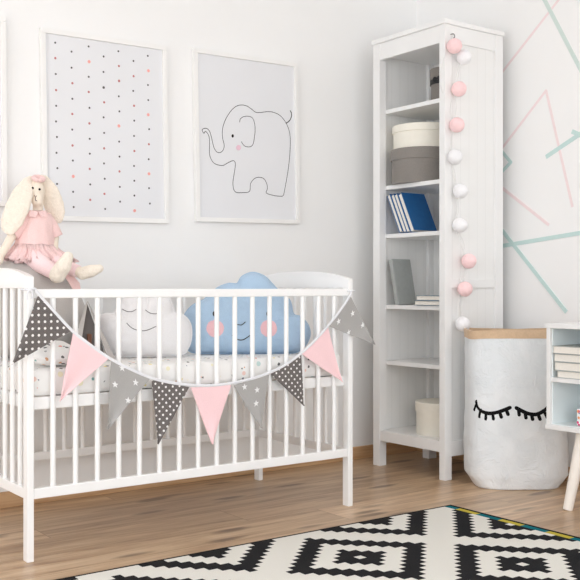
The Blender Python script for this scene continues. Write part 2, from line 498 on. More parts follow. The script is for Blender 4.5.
# ------------------------------------------------------------------ inflated cushions
def inflate(name, outline, centre, T, mw, mat, parent=None, wr=.004, pw=2.4, seam=True, seed=0., nr=18):
    """outline: local (x,z) points; cushion swells along local y. Returns the object and its BVH (local)"""
    c = Vector((centre[0], 0, centre[1]))
    O = [Vector((p.x, 0, p.z)) for p in outline]; n = len(O)
    bm = bmesh.new()
    # distance-based height keeps lobes distinct
    def hgt(r, p):
        h = T*(1-r**pw)**.62
        return h
    rows = {}
    for side in (-1, 1):
        mid = bm.verts.new(c+Vector((0, side*T, 0))); prev = None
        for i in range(1, nr+1):
            r = (i/nr)**.8
            if i == nr:
                if 'rim' not in rows: rows['rim'] = [bm.verts.new(p) for p in O]
                cur = rows['rim']
            else:
                cur = []
                for p in O:
                    q = c+(p-c)*r
                    w = noise.noise(q*22+Vector((seed, 3, 1)))*.6+noise.noise(q*50+Vector((seed, 7, 1)))*.4
                    y = side*(hgt(r, q)+wr*w*(.3+1.2*r)*(1-r)**.2)
                    cur.append(bm.verts.new(q+Vector((0, y, 0))))
            if prev is None:
                for k in range(n): bm.faces.new((mid, cur[k], cur[(k+1) % n]))
            else:
                for k in range(n): bm.faces.new((prev[k], cur[k], cur[(k+1) % n], prev[(k+1) % n]))
            prev = cur
    bmesh.ops.recalc_face_normals(bm, faces=bm.faces[:])
    bvh = BVHTree.FromBMesh(bm)
    bm.transform(mw)
    o = link(name, bm, mat, parent, 180, mw)
    if seam:
        s = tb([mw @ p for p in O]+[mw @ O[0]], .0028, 8, cap=False)
        link('seam_piping', s, mat, o, 180, mw)
    return o, bvh
def surf(bvh, x, z, lift=.0015):
    h = bvh.ray_cast(Vector((x, -1, z)), Vector((0, 1, 0)))
    if h[0] is None: return Vector((x, -.02, z))
    return h[0]+Vector((0, -lift, 0))
def yaw_mw(p, deg, tilt=0):
    return Matrix.Translation(p) @ Matrix.Rotation(math.radians(deg), 4, 'Z') @ Matrix.Rotation(math.radians(tilt), 4, 'X')
def px_local(pts, mw):
    n = (mw.to_3x3() @ Vector((0, 1, 0))); p0 = mw.translation; inv = mw.inverted()
    return [inv @ onpl(x, y, p0, n) for x, y in pts]
def stitched(name, bvh, pts, mw, r, mat, parent):
    q = smooth_path([Vector((p.x, 0, p.z)) for p in pts], 5)
    link(name, tb([mw @ surf(bvh, p.x, p.z, r*.4) for p in q], r, 8), mat, parent, 180, mw)
def patch(name, bvh, c, rx, rz, mw, mat, parent):
    bm = bmesh.new(); n = 28; R = 5
    mid = bm.verts.new(mw @ surf(bvh, c.x, c.z, .002)); prev = None
    for i in range(1, R+1):
        cur = []
        for k in range(n):
            a = 2*PI*k/n
            cur.append(bm.verts.new(mw @ surf(bvh, c.x+rx*i/R*math.cos(a), c.z+rz*i/R*math.sin(a), .002 if i < R else -.0005)))
        for k in range(n):
            if prev: bm.faces.new((prev[k], cur[k], cur[(k+1) % n], prev[(k+1) % n]))
            else: bm.faces.new((mid, cur[k], cur[(k+1) % n]))
        prev = cur
    return link(name, bm, mat, parent, 180, mw)

# blue cloud
mw = yaw_mw((1.985, 3.03, .72), -26, -4)
out = px_local([(181.5,328),(184.5,315),(193,305),(204,299.5),(212,292),(220,286.5),(229,283.5),(237,283.5),(242,276.5),(252.5,272.5),(264,276),(271.5,283),(277,289),(285,295),(290.5,302),(293.5,314),(301,317),(308,325),(310,335),(305,346),(296,352.2),(276,353.6),(250,353.8),(220,353.5),(195,352.8),(186,348),(182,339)], mw)
out = smooth_path(out, 6, True)
cen = px_local([(248, 325)], mw)[0]
blue, bv = inflate('cloud_cushion', out, (cen.x, cen.z), .07, mw, M['bluef'], None, .010, 3.2, True, 2.)
tag(blue, 'plump light blue cloud cushion with pink cheeks and stitched smile lying in crib', 'cushion')
for px, py in ((213.5, 329), (266, 329)):
    patch('cheek', bv, px_local([(px, py)], mw)[0], .0335, .0335, mw, M['cheek'], blue)['label'] = 'round pink cheek'
for px, py in ((212.8, 314.5), (265.3, 314.5)):
    patch('eye', bv, px_local([(px, py)], mw)[0], .0065, .0105, mw, M['thread'], blue)['label'] = 'small black eye'
stitched('nose_stitch', bv, px_local([(235, 325), (239, 325.5), (243, 322.5)], mw), mw, .0016, M['thread'], blue)
stitched('smile_stitch', bv, px_local([(230, 335.5), (235, 339.5), (241, 340), (248, 335.5)], mw), mw, .0018, M['thread'], blue)

# white cloud
mw = yaw_mw((1.59, 3.075, .69), -26, -4)
out = px_local([(97.5,331),(99,319),(105,313.5),(114,313),(119,304.5),(126,297),(136,293.5),(144,296.5),(147.5,298.5),(152,295.5),(160,293.5),(169,298),(173,306),(175,312.5),(184,315.5),(190.5,324),(191.5,337),(188,348.5),(180,354.8),(145,356.3),(113,355),(102,346)], mw)
out = smooth_path(out, 6, True)
cen = px_local([(145, 328)], mw)[0]
wc, bv = inflate('cloud_cushion', out, (cen.x, cen.z), .06, mw, M['whitef'], None, .008, 3., True, 5.)
tag(wc, 'white cloud cushion with closed sleepy eyes and a stitched smile', 'cushion')
stitched('eyelid_stitch', bv, px_local([(122, 309.5), (127, 312), (132, 312), (136, 310)], mw), mw, .0013, M['greythread'], wc)
stitched('eyelid_stitch', bv, px_local([(145, 310.5), (149, 313.5), (154, 314.5), (160, 313.5)], mw), mw, .0013, M['greythread'], wc)
stitched('smile_stitch', bv, px_local([(126.5, 323.5), (131, 328), (138, 330.8), (146, 330.8), (155.5, 326.8)], mw), mw, .0014, M['greythread'], wc)

# small flat pillow in the sheet fabric at the left end
mw = Matrix.Translation((1.19, 2.925, .620)) @ Matrix.Rotation(math.radians(-80), 4, 'X')
o_ = [Vector((.085*math.copysign(abs(math.cos(a))**.5, math.cos(a)), 0, .09*math.copysign(abs(math.sin(a))**.5, math.sin(a)))) for a in [2*PI*k/72 for k in range(72)]]
pil, _ = inflate('small_pillow', o_, (0, 0), .032, mw, M['sheet'], None, .004, 3., True, 8.)
tag(pil, 'small printed pillow lying on the mattress at the left end of crib', 'pillow')

# big grey cushion behind
mw = yaw_mw((1.265, 3.262, .745), 0, 0)
pts = [(1.10,.62),(1.097,.75),(1.10,.86),(1.125,.91),(1.19,.932),(1.26,.928),(1.33,.897),(1.39,.852),(1.438,.785),(1.466,.71),(1.472,.64),(1.45,.60),(1.38,.587),(1.26,.585),(1.15,.588)]
out = smooth_path([Vector((x-1.265, 0, z-.745)) for x, z in pts], 6, True)
gc, gbv = inflate('plush_cushion', out, (0, 0), .125, mw, M['greyf'], None, .005, 3.2, True, 11.)
tag(gc, 'big rounded grey plush cushion standing in the crib under the rabbit doll', 'cushion')

# pointed grey toy tent in front of it
tent = empty('toy_tent', (1.382, 3.075, .5775), 'dark grey pointed fabric toy tent with brown toggle on mattress beside white cloud', 'toy tent')
ap = Vector((1.384, 3.085, .777)); q = .052
cs = [Vector((1.382-q, 3.045, 0.578)), Vector((1.382+q, 3.03, 0.578)), Vector((1.382+q, 3.12, 0.578)), Vector((1.382-q, 3.125, 0.578))]
def cone_faces(bm, ap, cs, th=.004):
    N = 8
    for k in range(4):
        a, c = cs[k], cs[(k+1) % 4]
        rows = []
        for i in range(N+1):
            t = i/N
            row = [ap.lerp(a, t).lerp(ap.lerp(c, t), j/N) for j in range(N+1)]
            rows.append([bm.verts.new(p+Vector((noise.noise(p*40), noise.noise(p*40+Vector((5, 0, 0))), 0))*.003*t) for p in row])
        for i in range(N):
            for j in range(N):
                bm.faces.new((rows[i][j], rows[i][j+1], rows[i+1][j+1], rows[i+1][j]))
    bmesh.ops.remove_doubles(bm, verts=bm.verts[:], dist=.0008)
b = bmesh.new(); cone_faces(b, ap, cs)
b.faces.new([v for v in []]) if False else None
link('tent_cloth', b, M['dgreyf'], tent, 50)
# pale flaps at its sides
for sgn, a in ((-1, cs[0]), (1, cs[1])):
    off = Vector((0, -.004, 0))
    pts = [ap+off+Vector((0, -.002, .004)), a+off+Vector((0, -.004, .002)), a+off+Vector((sgn*.03, .004, .002)), ap+off+Vector((sgn*.006, 0, -.005))]
    link('tent_flap', prism(bmesh.new(), pts, (0, -.003, 0)), M['greyf'], tent)
pc = cs[0].lerp(cs[1], .42).lerp(ap, .36)+Vector((0, -.006, 0))
b = bmesh.new(); box(b, pc.x-.0075, pc.x+.0075, pc.y-.004, pc.y+.004, pc.z-.024, pc.z+.02, .003)
link('toggle', b, M['woodbrown'], tent)['label'] = 'brown wooden toggle'

# ------------------------------------------------------------------ rabbit doll
BY = 3.25
def P(px, py, y=BY): return ony(px, py, y)
bun = empty('rabbit_doll', P(33, 262), 'cream rabbit doll in a pink dress sitting on grey cushion', 'doll')
nk = P(38.5, 208, 3.245); hd = P(37, 191.5, 3.24)
body = blob('body', [
    ('s', hd, (.026, .027, .045)), ('s', P(37.2, 200, 3.232), (.021, .024, .024)),
    ('t', P(38, 200, 3.245), .019, P(38, 216, 3.25), .018),
    ('t', P(36.5, 222, 3.25), .040, P(34.5, 250, 3.245), .058),
    ('t', P(28, 219, 3.25), .019, P(13, 234, 3.235), .016), ('t', P(13, 234, 3.235), .016, P(1, 255, 3.215), .014), ('s', P(-1, 259, 3.21), (.017, .015, .02)),
    ('t', P(47, 219, 3.25), .019, P(55, 238, 3.24), .015), ('t', P(55, 238, 3.24), .014, P(54, 254, 3.20), .013),
    ('t', P(32, 257, 3.23), .032, P(48, 269, 3.13), .024), ('t', P(48, 269, 3.13), .023, P(58, 274, 3.07), .02),
    ('t', P(44, 257, 3.23), .030, P(66, 267, 3.13), .021), ('t', P(66, 267, 3.13), .021, P(80, 272, 3.08), .018),
], M['skinf'], bun, .0045, 5)
# face
hb = BVHTree.FromObject(body, bpy.context.evaluated_depsgraph_get())
def onbody(px, py, lift=.001):
    r = ray(px, py); h = hb.ray_cast(EYE, r.normalized())
    return (h[0]-r.normalized()*lift) if h[0] is not None else P(px, py, 3.21)
for px, py, rr in ((32.6, 188.2, .0048), (39.6, 189.3, .0042)):
    b = ball(bmesh.new(), onbody(px, py), rr, 12, 8); link('eye', b, M['ink'], body, 180)['label'] = 'black eye'
link('nose', tb([onbody(34.4, 195.5), onbody(35.4, 197.5), onbody(36.6, 195.7)], .0013, 8), M['brown'], body, 180)['label'] = 'stitched nose'
link('mouth', tb([onbody(35.4, 197.5), onbody(35.5, 200.3), onbody(37, 201)], .0012, 8), M['thread'], body, 180)
# ears: long fleecy flaps
def ear(pts, rad, dep):
    pr = []
    sp = smooth_path([P(x, y, yy) for x, y, yy in pts], 6)
    n = len(sp); b = bmesh.new()
    R = []
    for i in range(n):
        t = i/(n-1)*(len(rad)-1); k = min(int(t), len(rad)-2); f = t-k
        r = rad[k]*(1-f)+rad[k+1]*f
        R.append((r, r*dep))
    tube(b, sp, R, 20, flat=(.59, .8075, 0))
    for v in b.verts:
        v.co += Vector((noise.noise(v.co*150), noise.noise(v.co*150+Vector((9, 0, 0))), noise.noise(v.co*150+Vector((0, 9, 0)))))*.0025
    o = link('ear', b, M['cream'], bun, 180); return o
ear([(35, 178.5, 3.25), (29, 182, 3.245), (23, 193, 3.235), (17.5, 207, 3.225), (12, 221, 3.22), (7.5, 231, 3.22), (6, 233.5, 3.22)], [.010, .022, .036, .042, .038, .023, .006], .34)
ear([(38, 178, 3.25), (43.5, 180.5, 3.25), (48.5, 190, 3.25), (53, 202, 3.255), (56, 213, 3.26), (57, 221, 3.26), (57, 223.5, 3.26)], [.010, .02, .032, .036, .033, .020, .006], .34)
# head flower
b = bmesh.new()
for k in range(9):
    a = 2*PI*k/9; c = P(38.5, 178.5, 3.225)+Vector((.017*math.cos(a)*.9, .008*math.sin(a), .007*math.sin(a)))
    ball(b, c, (.011, .008, .008), 12, 8)
link('hair_bow', b, M['pinktulle'], bun, 180)['label'] = 'pink frilly hair bow'
# dress bodice and tutu
def ringloft(name, rings, mat, parent, frill=0, n=72, seed=0, lobes=13):
    b = bmesh.new(); rows = []
    for i, (c, rx, ry) in enumerate(rings):
        t = i/(len(rings)-1); row = []
        for k in range(n):
            a = 2*PI*k/n
            w = 1+frill*t*(.6*math.sin(lobes*a+seed)+.4*math.sin(lobes*2.3*a+2*seed))
            z = frill*t*.018*math.sin(lobes*1.6*a+seed*3)
            row.append(b.verts.new(Vector(c)+Vector((rx*w*math.cos(a), ry*w*math.sin(a), z))))
        rows.append(row)
    for A, B in zip(rows, rows[1:]):
        for k in range(n): b.faces.new((A[k], A[(k+1) % n], B[(k+1) % n], B[k]))
    for v in b.verts:
        q = v.co*28; v.co += Vector((noise.noise(q), noise.noise(q+Vector((4, 0, 0))), noise.noise(q*1.3)*.5))*(.004+.006*(frill > .1))
    o = link(name, b, mat, parent, 180)
    s = o.modifiers.new('thickness', 'SOLIDIFY'); s.thickness = .002; s.offset = 1
    return o
dress = ringloft('dress', [(P(38, 211), .026, .026), (P(37.5, 215), .044, .036), (P(37, 220), .056, .045), (P(36, 230), .061, .051), (P(35, 240), .067, .058), (P(34.5, 248), .071, .064), (P(34, 254), .073, .067)], M['pinkdress'], bun, .02)
ringloft('tutu', [(P(34.5, 245), .073, .064), (P(36, 251), .088, .075), (P(38, 256), .102, .085), (P(39.5, 260.5), .116, .092)], M['pinktulle'], dress, .24, 220, 1.3, 23)
ringloft('tutu', [(P(34.5, 247), .070, .062), (P(36, 253), .082, .072), (P(38, 258), .094, .080), (P(39.5, 263), .106, .086)], M['pinktulle'], dress, .26, 220, 2.9, 27)
for pts, rr in (([(30, 216), (24, 222), (17, 229), (11.5, 234)], [.022, .026, .026, .029]), ([(45, 216), (49, 222), (53, 229), (56, 236.5)], [.02, .023, .023, .025])):
    q = smooth_path([P(x, y, 3.242) for x, y in pts], 4)
    n = len(q); R = [rr[min(int(i/(n-1)*3), 2)]+(rr[min(int(i/(n-1)*3), 2)+1]-rr[min(int(i/(n-1)*3), 2)])*((i/(n-1)*3) % 1 if i < n-1 else 1) for i in range(n)]
    s = link('sleeve', tb(q, R, 20, cap=False), M['pinkdress'], dress, 180)
    md = s.modifiers.new('thickness', 'SOLIDIFY'); md.thickness = .002
b = bmesh.new()
for sg in (-1, 1):
    c = P(38+sg*4, 213.5, 3.208)
    prism(b, [c+Vector((-sg*.014, 0, .006)), c+Vector((sg*.014, .006, .012)), c+Vector((sg*.018, .002, -.010)), c+Vector((-sg*.004, -.002, -.014))], (0, -.003, 0))
link('collar', b, M['pinktulle'], dress)
# leggings and slippers
def limb(name, pts, rr, mat, cap=True):
    q = smooth_path([P(*p) for p in pts], 5); n = len(q); m = len(rr)-1
    R = []
    for i in range(n):
        t = i/(n-1)*m; k = min(int(t), m-1); R.append(rr[k]+(rr[k+1]-rr[k])*(t-k))
    return link(name, tb(q, R, 20, cap=cap), mat, bun, 180)
limb('legging', [(31, 256, 3.22), (40, 263, 3.17), (48, 268.5, 3.13), (57, 273.5, 3.075)], [.036, .033, .028, .024], M['pinkleg'])
limb('legging', [(46, 258, 3.22), (56, 262.5, 3.17), (66, 267, 3.13), (78, 271.5, 3.085)], [.033, .028, .0245, .0215], M['pinkleg'])
blob('slipper', [('t', P(57.5, 274.5, 3.07), .028, P(63.5, 266, 3.05), .027), ('t', P(63.5, 266, 3.05), .027, P(68, 257, 3.045), .019), ('s', P(57.5, 276, 3.07), (.028, .028, .024))], M['cream'], bun, .004, 5)
blob('slipper', [('t', P(82.5, 273.5, 3.075), .022, P(91, 271, 3.055), .0225), ('t', P(91, 271, 3.055), .0225, P(99.5, 268.5, 3.045), .015)], M['cream'], bun, .004, 5)
b = bmesh.new()
prism(b, [P(62, 272, 3.14), P(70, 272, 3.14), P(80, 283, 3.13), P(81, 291, 3.13), P(73, 289, 3.13)], (0, .006, 0), bev=.002)
link('sash', b, M['pinkdress'], dress)['label'] = 'pink sash end hanging down'

# ------------------------------------------------------------------ bunting
BYF = YF-.006
bt = empty('bunting', (1.7, BYF, .8), 'bunting of nine grey, pink and starred pennants strung across the crib front', 'bunting')
cpx = [(35.5, 290.5), (52, 309), (72, 330.5), (91, 345.5), (110, 358.5), (130, 369), (150, 377.5), (170, 382.5), (190, 385), (211, 385.5), (232, 383), (251, 379), (270, 372.5), (286, 364.5), (301, 353.5), (315, 340.5), (328, 326), (340, 311), (351, 294.5)]
cpath = smooth_path([ony(x, y, BYF-.002) for x, y in cpx], 5)
link('ribbon', tb(cpath, [(.0048, .0020)]*len(cpath), 10, flat=(0, -1, 0)), M['tape'], bt, 60)['label'] = 'white ribbon carrying the pennants'
# knots at the posts
b = bmesh.new()
lp = [Vector((XL-.004, YF-.004, .822)), Vector((XL-.004, YF+PW+.004, .822)), Vector((XL+PT+.004, YF+PW+.004, .823)), Vector((XL+PT+.004, YF-.006, .823))]
tube(b, lp+[lp[0]], .003, 8); ball(b, (XL+.006, YF-.008, .822), (.008, .005, .007), 12, 8)
tube(b, smooth_path([(XL+.005, YF-.009, .822), (XL-.006, YF-.012, .81), (XL-.004, YF-.01, .79)], 5), .0024, 8)
tube(b, smooth_path([(XL+.006, YF-.009, .822), (XL+.012, YF-.012, .808), (XL+.008, YF-.01, .795)], 5), .0024, 8)
tube(b, smooth_path([(XL+.006, YF-.009, .822), (XL+.018, YF-.012, .826), cpath[0]], 5), .003, 8)
link('tie', b, M['tape'], bt, 60)['label'] = 'ribbon knot round left post'
b = bmesh.new(); rx_ = XR_-PT
tube(b, [Vector((rx_-.004, YF-.004, .815)), Vector((rx_-.004, YF+PW+.004, .815)), Vector((XR_+.004, YF+PW+.004, .815)), Vector((XR_+.004, YF-.005, .815)), Vector((rx_-.004, YF-.004, .815))], .003, 8)
tube(b, [cpath[-1], Vector((rx_+.008, YF-.005, .815))], .003, 8)
link('tie', b, M['tape'], bt, 60)['label'] = 'ribbon loop round right post'
FL = [((38, 295), (71, 331), (11.5, 364.5), 'dots'), ((73, 333), (108.5, 358.5), (58.8, 401), 'pink'), ((111, 360.5), (149.5, 379), (106.5, 429), 'star'),
      ((151.5, 380), (189, 387), (157.5, 444), 'dots2'), ((190.5, 387.5), (231, 385), (211.5, 444), 'pink'), ((233.5, 385.5), (269, 374.5), (260.5, 428), 'star'),
      ((270, 373.5), (301, 355), (303.5, 406), 'dots2'), ((301.5, 354), (327.5, 327), (341.8, 382), 'pink'), ((328.5, 326), (350.5, 296.5), (373.5, 344.5), 'star')]
STARS = {2: [(.18, .22), (.34, .62), (.72, .32), (.50, .80)], 5: [(.22, .26), (.60, .22), (.42, .66), (.78, .52)], 8: [(.18, .55), (.55, .22), (.50, .62), (.38, .92)]}
STAR_PX = {2: [(122, 368), (115, 384.5), (135.5, 382.5), (128, 400.5)], 5: [(244.5, 387), (257, 390), (256, 403.5)], 8: [(338.5, 321.5), (352.5, 313.5), (362.5, 325), (348.5, 332.5)]}
def star(bm, c, u, w, r, nrm, mi):
    ring = []
    for k in range(10):
        a = PI/2+PI*k/5; q = r if k % 2 == 0 else r*.42
        ring.append(c+u*q*math.cos(a)+w*q*math.sin(a))
    prism(bm, ring, nrm*.0012, mi)
for idx, (a, c, tip, kind) in enumerate(FL):
    A, C_, T = ony(*a, BYF), ony(*c, BYF), ony(*tip, BYF-.008)
    u = (C_-A).normalized(); wv = (T-A); wv = (wv-u*wv.dot(u)).normalized(); nrm = u.cross(wv).normalized()
    if nrm.y > 0: nrm = -nrm
    mwf = Matrix((( u.x, nrm.x, wv.x, A.x), (u.y, nrm.y, wv.y, A.y), (u.z, nrm.z, wv.z, A.z), (0, 0, 0, 1)))
    b = bmesh.new(); N = 14; L = (C_-A).length; rows = [[], []]
    def wave(s, t):
        return -.004*math.sin(PI*s*1.7+idx)*t-.005*t*t-.0025*math.sin(5*t+idx*2)*t
    for side in (0, 1):
        grid = []
        for i in range(N+1):
            t = i/N; row = []
            for j in range(N+1):
                s = j/N
                p = A.lerp(C_, s).lerp(T, t)
                p = p+Vector((0, wave(s, t)-side*.0022, 0))
                row.append(b.verts.new(p))
            grid.append(row)
        rows[side] = grid
        for i in range(N):
            for j in range(N): b.faces.new((grid[i][j], grid[i][j+1], grid[i+1][j+1], grid[i+1][j]))
    g0, g1 = rows
    for i in range(N):
        b.faces.new((g0[i][0], g0[i+1][0], g1[i+1][0], g1[i][0])); b.faces.new((g0[i][N], g0[i+1][N], g1[i+1][N], g1[i][N]))
        b.faces.new((g0[0][i], g0[0][i+1], g1[0][i+1], g1[0][i]))
    bmesh.ops.remove_doubles(b, verts=b.verts[:], dist=.0002)
    mats = {'dots': M['dots'], 'dots2': M['dots2'], 'pink': M['pinkf'], 'star': M['starf']}[kind]
    if kind == 'star':
        mats = [mats, M['starw']]
        fb = BVHTree.FromBMesh(b)
        for k, (sx, sy) in enumerate(STAR_PX[idx]):
            r = ray(sx, sy).normalized(); h = fb.ray_cast(EYE, r)
            if h[0] is None: continue
            star(b, h[0]+Vector((0, -.0002, 0)), u.lerp(Vector((1, 0, 0)), .5).normalized(), Vector((.05*k-.1, 0, 1)).normalized(), .0118, Vector((0, -1, 0)), 1)
    o = link('pennant', b, mats, bt, 60, Matrix.Translation(A) if kind.startswith('dots') else mwf)
    o['label'] = {'dots': 'charcoal pennant with white dots', 'dots2': 'charcoal pennant with small white dots', 'pink': 'plain pink pennant', 'star': 'grey pennant with white stars'}[kind]

# ------------------------------------------------------------------ framed pictures
def picture(name_label, x0, x1, z0, z1, tilt):
    y1, y0 = WY-.001, WY-.023
    root = empty('framed_picture', (x0, WY, z0), name_label, 'picture', 'framed prints on the wall')
    W, H = x1-x0, z1-z0; fw = .019
    mw = Matrix.Translation((x0, 0, z0)) @ Matrix.Rotation(math.radians(tilt), 4, 'Y')
    T = lambda bm: (bm.transform(mw), bm)[1]
    b = bmesh.new()
    box(b, 0, W, y0, y1, 0, fw, .0015); box(b, 0, W, y0, y1, H-fw, H, .0015)
    box(b, 0, fw, y0, y1, fw, H-fw, .0015); box(b, W-fw, W, y0, y1, fw, H-fw, .0015)
    link('frame', T(b), M['frame'], root)
    pr = link('print', T(bx(fw-.002, W-fw+.002, WY-.014, WY-.004, fw-.002, H-fw+.002)), M['print'], root)
    return root, pr
r_, p_ = picture('white framed plain print at the left photo edge, only its right side showing', .71, 1.262, 1.127, 1.836, -.6)
r_, pr = picture('white framed print of small black and pink dots above the crib', 1.403, 1.949, 1.086, 1.826, -.9)
YP = WY-.0145
discs = []
cols = ['drdrdddddddd', 'ddrdrdrdPdd', 'dPdrdrddrdr', 'ddDrddrddrd', 'drRddPddrdd', 'drdrddrdddP', 'dPddPdrdPdd']
for ci, seq in enumerate(cols):
    x = 1.454+(1.854-1.454)*ci/6 + (.004 if ci == 2 else 0)
    ztop = 1.777 if ci % 2 == 0 else 1.7505
    if ci in (2, 4, 6): ztop += .006
    for k, ch in enumerate(seq[:11]):
        z = ztop-.0608*k+(x-1.454)*.002+random.uniform(-.0015, .0015)
        xx = x+random.uniform(-.002, .002)+.002*k/11*4
        r = {'d': .0042, 'D': .0055, 'r': .0048, 'R': .0055, 'P': .0066}[ch]
        mi = {'d': 0, 'D': 0, 'r': 1, 'R': 1, 'P': 2}[ch]
        discs.append((xx, z, r, mi))
# the dots are faces of one printed sheet
from mathutils.geometry import delaunay_2d_cdt
xs0, xs1, zs0, zs1 = 1.425, 1.935, 1.110, 1.806
vs = [Vector((xs0, zs0)), Vector((xs1, zs0)), Vector((xs1, zs1)), Vector((xs0, zs1))]; es = [(0, 1), (1, 2), (2, 3), (3, 0)]
for x, z, r, mi in discs:
    n0 = len(vs); vs += [Vector((x+r*math.cos(2*PI*q/12), z+r*math.sin(2*PI*q/12))) for q in range(12)]
    es += [(n0+q, n0+(q+1) % 12) for q in range(12)]
V2, E2, F2 = delaunay_2d_cdt(vs, es, [], 0, 1e-6)[:3]
b = bmesh.new(); bv_ = [b.verts.new((v.x, YP, v.y)) for v in V2]
for f in F2:
    fc = b.faces.new([bv_[i] for i in f]); m = sum((V2[i] for i in f), Vector((0, 0)))/len(f)
    for x, z, r, mi in discs:
        if abs(m.x-x) < r and abs(m.y-z) < r: fc.material_index = mi+1; break
link('dot_print', b, [M['print'], M['inkgrey'], M['inkred'], M['inkpink']], pr)['label'] = 'sheet with rows of small dark grey, red and pink dots'
r_, pr = picture('white framed line drawing of an elephant, right of the dotted print', 2.082, 2.632, 1.109, 1.847, -1.1)
ez = lambda pts: [ony(195+x/5.273, 90+y/5.273, YP-.0002) for x, y in pts]
bodyp = [(42,222),(38,210),(48,203),(62,203),(76,216),(86,245),(95,285),(104,312),(118,328),(135,329),(149,315),(154,290),(146,255),(144,220),(150,185),(168,142),(196,103),(222,84),(248,79),(275,85),(300,102),(322,118),(350,118),(385,114),(415,118),(445,132),(470,158),(488,190),(499,225),(503,270),(500,340),(494,400),(485,460),(474,520),(466,555),(450,560),(415,556),(376,543),(382,520),(377,490),(362,467),(335,460),(310,470),(293,495),(287,535),(250,541),(218,540),(205,525),(200,490),(206,445),(213,395),(208,375),(195,374),(170,386),(150,397),(125,396),(100,385),(83,360),(76,330),(77,290),(75,250),(66,228),(54,218),(48,228)]
b = bmesh.new()
q = smooth_path(ez(bodyp), 4, True); tube(b, q+[q[0]], (.0013), 8, cap=False)
tube(b, smooth_path(ez([(235,170),(240,152),(258,140),(285,139),(305,150),(315,180),(317,215),(313,250),(308,280),(298,296),(280,300),(260,294),(244,272)]), 4), .0013, 8)
tube(b, smooth_path(ez([(479,176),(497,163),(507,145),(509,124),(502,108)]), 4), [.002, .0022, .0022, .0022, .0022]+[.002]*12, 8)
for v in b.verts: v.co.y = YP+(v.co.y-YP)*.35
prism(b, [p for p in ez([(199+6*math.cos(2*PI*k/16), 242+9*math.sin(2*PI*k/16)) for k in range(16)])], (0, .0008, 0), 0)
prism(b, [p for p in ez([(230+12.5*math.cos(2*PI*k/20), 304+14*math.sin(2*PI*k/20)) for k in range(20)])], (0, .0008, 0), 1)
link('elephant_drawing', b, [M['ink'], M['blush']], pr, 60)['label'] = 'black outline elephant with pink cheek'

# ------------------------------------------------------------------ bookcase
BX0, BX1, BYN, BYF2, BZ = 2.950, 3.318, 2.915, 3.380, 1.958
bc = empty('bookcase', ((BX0+BX1)/2, (BYN+BYF2)/2, 0), 'tall narrow white bookcase with open shelves in the room corner', 'bookcase')
L = M['lacquer']; pw_ = .048
for x0, x1 in ((BX0, BX0+.042), (BX1-.05, BX1)):
    for y0, y1 in ((BYN, BYN+.034), (BYF2-.045, BYF2)):
        link('leg', bx(x0, x1, y0, y1, 0, BZ, .002), L, bc)
link('side_panel', bx(BX0+.042, BX1-.05, BYN+.010, BYN+.026, .10, BZ), M['bead'], bc)
link('side_panel', bx(BX0+.042, BX1-.05, BYF2-.026, BYF2-.010, .10, BZ), M['bead'], bc)
for y0, y1 in ((BYN+.002, BYN+.010), (BYF2-.010, BYF2-.002)):
    for z0, z1 in ((.10, .165), (.826, .862), (1.885, BZ)):
        link('side_rail', bx(BX0+.042, BX1-.05, y0, y1, z0, z1, .002), L, bc)
link('back_panel', bx(BX1-.018, BX1-.008, BYN+.045, BYF2-.045, .12, BZ), M['bead'], bc)
link('front_rail', bx(BX0+.003, BX0+.025, BYN+.034, BYF2-.045, 1.882, BZ, .002), L, bc)
link('apron', bx(BX0+.003, BX0+.025, BYN+.034, BYF2-.045, .118, .166, .002), L, bc)
link('apron', bx(BX1-.05, BX1-.02, BYN+.045, BYF2-.045, .118, .166, .002), L, bc)
b = bx(BX0-.008, BX1+.002, BYN-.008, BYF2+.003, BZ, BZ+.020, .003)
link('top_panel', b, L, bc)
SH = [.166, .488, .747, 1.076, 1.301, 1.655]
for z in SH:
    link('shelf', bx(BX0+.042 if z > .2 else BX0+.025, BX1-.018, BYN+.027, BYF2-.027, z-.019, z, .0015), L, bc)
link('ceiling_panel', bx(BX0+.025, BX1-.018, BYN+.027, BYF2-.027, 1.905, 1.92), L, bc)
# boxes
def round_box(label, c, r, h, lidh, mat, lidmat, group=None, name='storage_box'):
    o = empty(name, c, label, 'box', group)
    p = [(0, 0), (r-.006, 0), (r-.005, .003), (r-.005, h-lidh+.004), (0, h-lidh+.004)]
    link('body', lathe(bmesh.new(), c, p), mat, o, 40)
    p = [(r-.0048, h-lidh), (r, h-lidh+.001), (r, h-.003), (r-.003, h), (0, h)]
    p2 = [(0, h-.003), (r-.0048, h-.003)]
    link('lid', lathe(bmesh.new(), c, p+p2+[p[0]]), lidmat, o, 40)
    return o
round_box('large grey felt-covered round box under the cream box on second shelf', (3.099, 3.2035, 1.3012), .1475, .158, .05, M['greybox'], M['greybox'])
round_box('cream round box with lid standing on the large grey round box', (3.099, 3.200, 1.4596), .1425, .108, .034, M['creambox'], M['creambox'])
sb = Vector((3.172, 3.118, 1.6552))
gb = round_box('small grey round box with black ribbon on the top shelf', sb, .08, .172, .05, M['greybox'], M['greybox'])
b = bmesh.new()
lathe(b, sb, [(.0755, .098), (.079, .099), (.079, .1205), (.0755, .121), (.0755, .098)], 48)
k0 = sb+Vector((-.079, -.016, .112))
for sg in (-1, 1):
    tube(b, smooth_path([k0, k0+Vector((-.006, sg*.012, .010)), k0+Vector((-.005, sg*.018, .0)), k0+Vector((-.001, 0, -.002))], 5), .006, 8)
link('ribbon', b, M['band'], gb, 40)['label'] = 'black ribbon with bow'
round_box('cream round box with lid on the bottom shelf of the bookcase', (3.115, 3.095, .1662), .121, .147, .045, M['creambox'], M['creambox'])

